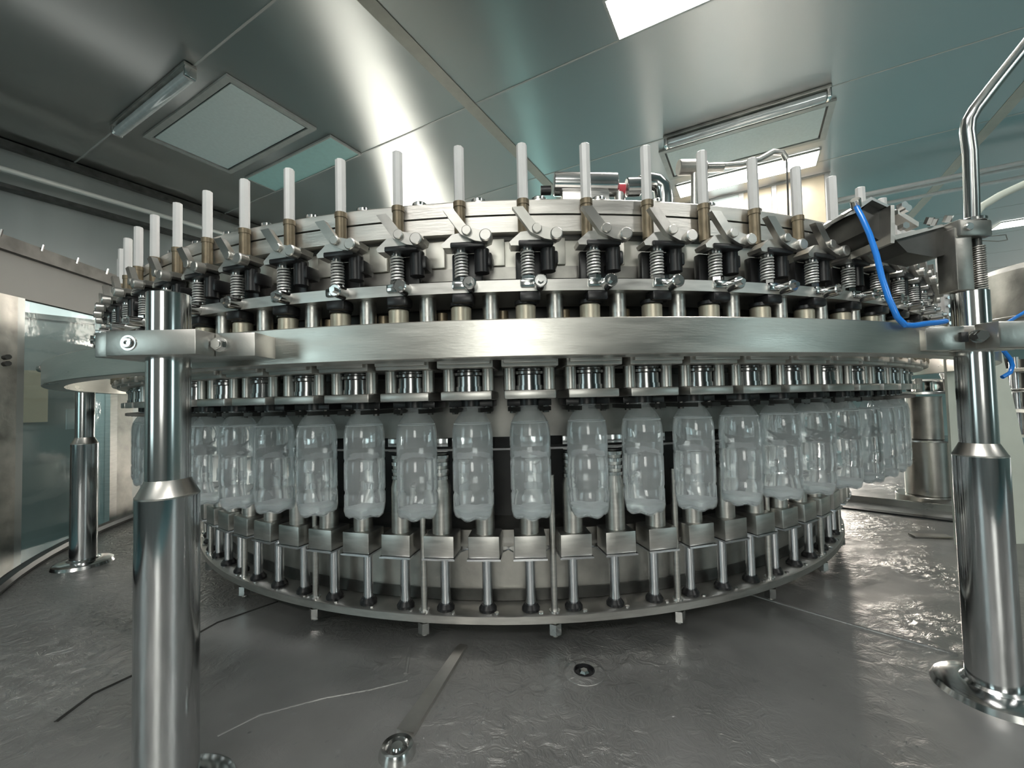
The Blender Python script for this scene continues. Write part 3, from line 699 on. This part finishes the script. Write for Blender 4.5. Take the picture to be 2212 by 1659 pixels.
# ================================================================== background machine at the right
# transfer wheel
X0 = Vector((1.74, 1.90, 0))
t = thing('transfer_wheel', 'steel transfer wheel on a thick pillar behind the right post', 'transfer wheel', (X0.x, X0.y, ZF))
def zz(h): return h-ZF
obj('pillar_flange', B().lathe([(0, .03), (.10, .03), (.102, .028), (.102, 0), (0, 0)], (-.06, -.16, 0), 48), 'brushed', t)
obj('pillar', B().cyl((-.06, -.16, .03), .070, .215, n=48, ch=.002), 'brushed', t)
obj('pillar_disc', B().cyl((-.03, -.10, zz(-.208)), .17, .006, n=64), 'polished', t)
obj('hub', B().cyl((-.06, -.16, zz(-.20)), .055, .17, n=32), 'worn', t)
obj('wheel_plate', B().cyl((0, 0, zz(-.02)), .29, .010, n=96, ch=.001), 'polished', t)
obj('upper_plate', B().cyl((0, 0, zz(.032)), .24, .008, n=96, ch=.001), 'satin', t)
for i in range(22):
    a = 2*PI*i/22; s_, c_ = rotm(a)
    g = B(); g.box((0, -.26, zz(.014)), (.022, .06, .045), bev=.003); g.cyl((0, -.295, zz(-.008)), .011, .05, n=10)
    obj('gripper', g, 'polished' if i % 2 else 'satin', t, rz=a)
for i in range(8):
    a = 2*PI*i/8; obj('knob', B().lathe([(0, .034), (.009, .032), (.013, .022), (.008, .008), (.008, 0), (0, 0)], (.19*math.sin(a), -.19*math.cos(a), zz(.040)), 14), 'polished', t)
# second wheel at the far right edge
t = thing('capping_turret', 'dark capping turret with steel grippers at the right edge behind the post', 'turret', (2.22, 1.62, ZF))
obj('column', B().cyl((0, 0, 0), .09, .595, n=32), 'worn', t)
for h_, r_, m_ in ((-.10, .25, 'satin'), (-.02, .24, 'polished'), (.06, .25, 'worn'), (-.20, .22, 'worn')):
    obj('turret_plate', B().cyl((0, 0, zz(h_)), r_, .014, n=64, ch=.001), m_, t)
for i in range(16):
    a = 2*PI*i/16
    obj('spindle', B().cyl((  .22*math.sin(a), -.22*math.cos(a), zz(-.19)), .014, .31, n=12), 'rod' if i % 2 else 'dark', t)
# rear posts & guard behind it
t = thing('steel_cover', 'large brushed steel machine cover at the right edge behind the spring', 'cover', (1.85, 1.20, .15))
obj('cover_sheet', B().lathe([(.30, .0), (.30, .21), (.28, .23), (0, .23)], (.0, .10, 0), 64), 'worn', t)
obj('cover_seam', B().lathe([(.3015, .06), (.3035, .062), (.3035, .068), (.3015, .07)], (.0, .10, 0), 64, close=True), 'worn', t)
t = obj('frosted_panel', B().xzprism([(0, 0), (.26, 0), (.165, .57), (.0, .57)], 0, .008), 'pale', loc=Vector((1.281, 1.25, ZF)))
tag(t, 'pale frosted panel standing close behind the right post', 'panel')
t = thing('control_rack', 'white perforated rack with brown block between carousel and right post', 'rack', at(2040, 700, 1.25))
obj('rail', B().box((0, 0, .10), (.012, .02, .24)), 'white', t)
for i in range(9): obj('lug', B().cyl((0, -.012, .0+i*.025), .005, .006, (0, -1, 0), 8), 'rod', t)
obj('brown_block', B().box((-.030, -.01, -.005), (.030, .03, .052), bev=.002), 'bronze', t)
obj('crossbar', B().box((-.06, .01, .02), (.11, .012, .008)), 'polished', t)
for i, (x_, z_) in enumerate(((-.05, .04), (-.045, .075), (-.075, .055), (-.04, .115))): obj('valve_body', B().box((x_, 0, z_), (.022, .03, .024), bev=.004), ('satin', 'white', 'dark', 'black')[i], t)
# tray details near the wheel
obj('drain_slot', B().box(fl(1930, 1110)+Vector((0, 0, .002)), (.42, .035, .006), rot=(0, 0, -.75)), 'black', tr)
obj('slot_lip', B().box(fl(1985, 1098)+Vector((0, 0, .012)), (.55, .012, .024), rot=(0, 0, -.75)), 'brushed', tr)
obj('name_plate', B().box(fl(2010, 1160)+Vector((0, 0, .004)), (.10, .03, .004), rot=(0, 0, -.2)), 'brushed', tr)

# ================================================================== rotary union and pipes over the drum
O = Vector((CX, CY, .305))
t = thing('rotary_manifold', 'polished canister and elbow pipes standing on top of the drum', 'manifold', (CX+.30, CY-.55, .305))
O = Vector(t.location)
def mp_(px, py, Y_=1.45): return at(px, py, Y_)-O
obj('canister', B().lathe([(0, 0), (.036, 0), (.040, .003), (.040, .215), (.036, .218), (0, .218)], mp_(1196, 398), 32, axis=(1, .0, -.04)), 'polished', t)
obj('canister_band', B().cyl(mp_(1262, 402), .042, .010, (1, 0, -.04), 32), 'worn', t)
obj('canister_foot', B().box(mp_(1262, 436), (.16, .07, .05), bev=.004), 'satin', t)
obj('black_knob', B().cyl(mp_(1168, 412), .016, .035, (1, 0, 0), 16), 'black', t)
obj('red_joint', B().cyl(mp_(1335, 410), .022, .022, (1, 0, -.04), 20), 'red', t)
obj('valve_block', B().cyl(mp_(1352, 405), .032, .05, (1, 0, 0), 24, .004), 'polished', t)
obj('elbow', B().tube([mp_(1385, 398), mp_(1400, 392), mp_(1418, 394), mp_(1430, 406), mp_(1433, 430), mp_(1433, 460)], .030, 20), 'polished', t)
obj('elbow_post', B().cyl(mp_(1340, 470), .018, .09, n=16), 'satin', t)
obj('motor', B().lathe([(0, 0), (.024, 0), (.026, .002), (.026, .07), (.020, .075), (.020, .095), (0, .095)], mp_(1465, 362), 24, axis=(1, 0, 0)), 'worn', t)
obj('coupling', B().cyl(mp_(1525, 362), .016, .06, (1, 0, 0), 20, .002), 'brushed', t)
obj('arm_tube', B().tube([mp_(1560, 358), mp_(1600, 355), mp_(1640, 345), mp_(1670, 328), mp_(1690, 330), mp_(1699, 345)], .010, 12), 'satin', t)
obj('mount_tube', B().tube([mp_(1500, 362), mp_(1500, 400), mp_(1500, 480)], .012, 12), 'satin', t)
obj('sensor_wire', B().tube([mp_(1628, 348), mp_(1632, 420), mp_(1634, 480)], .003, 8), 'dark', t)
obj('sensor_wire', B().tube([mp_(1699, 343), mp_(1702, 420), mp_(1704, 490)], .003, 8), 'dark', t)
for px, nm in ((1225, 'stand'), (1300, 'stand'), (1352, 'stand'), (1433, 'stand'), (1500, 'stand')):
    q_ = mp_(px, 440); obj(nm, B().cyl((q_.x, q_.y, .03), .014, q_.z-.03, n=16), 'satin', t)
o = obj('manifold_base', B().box(Vector((.10, .0, .0155)), (.75, .45, .03)), 'dark', t)
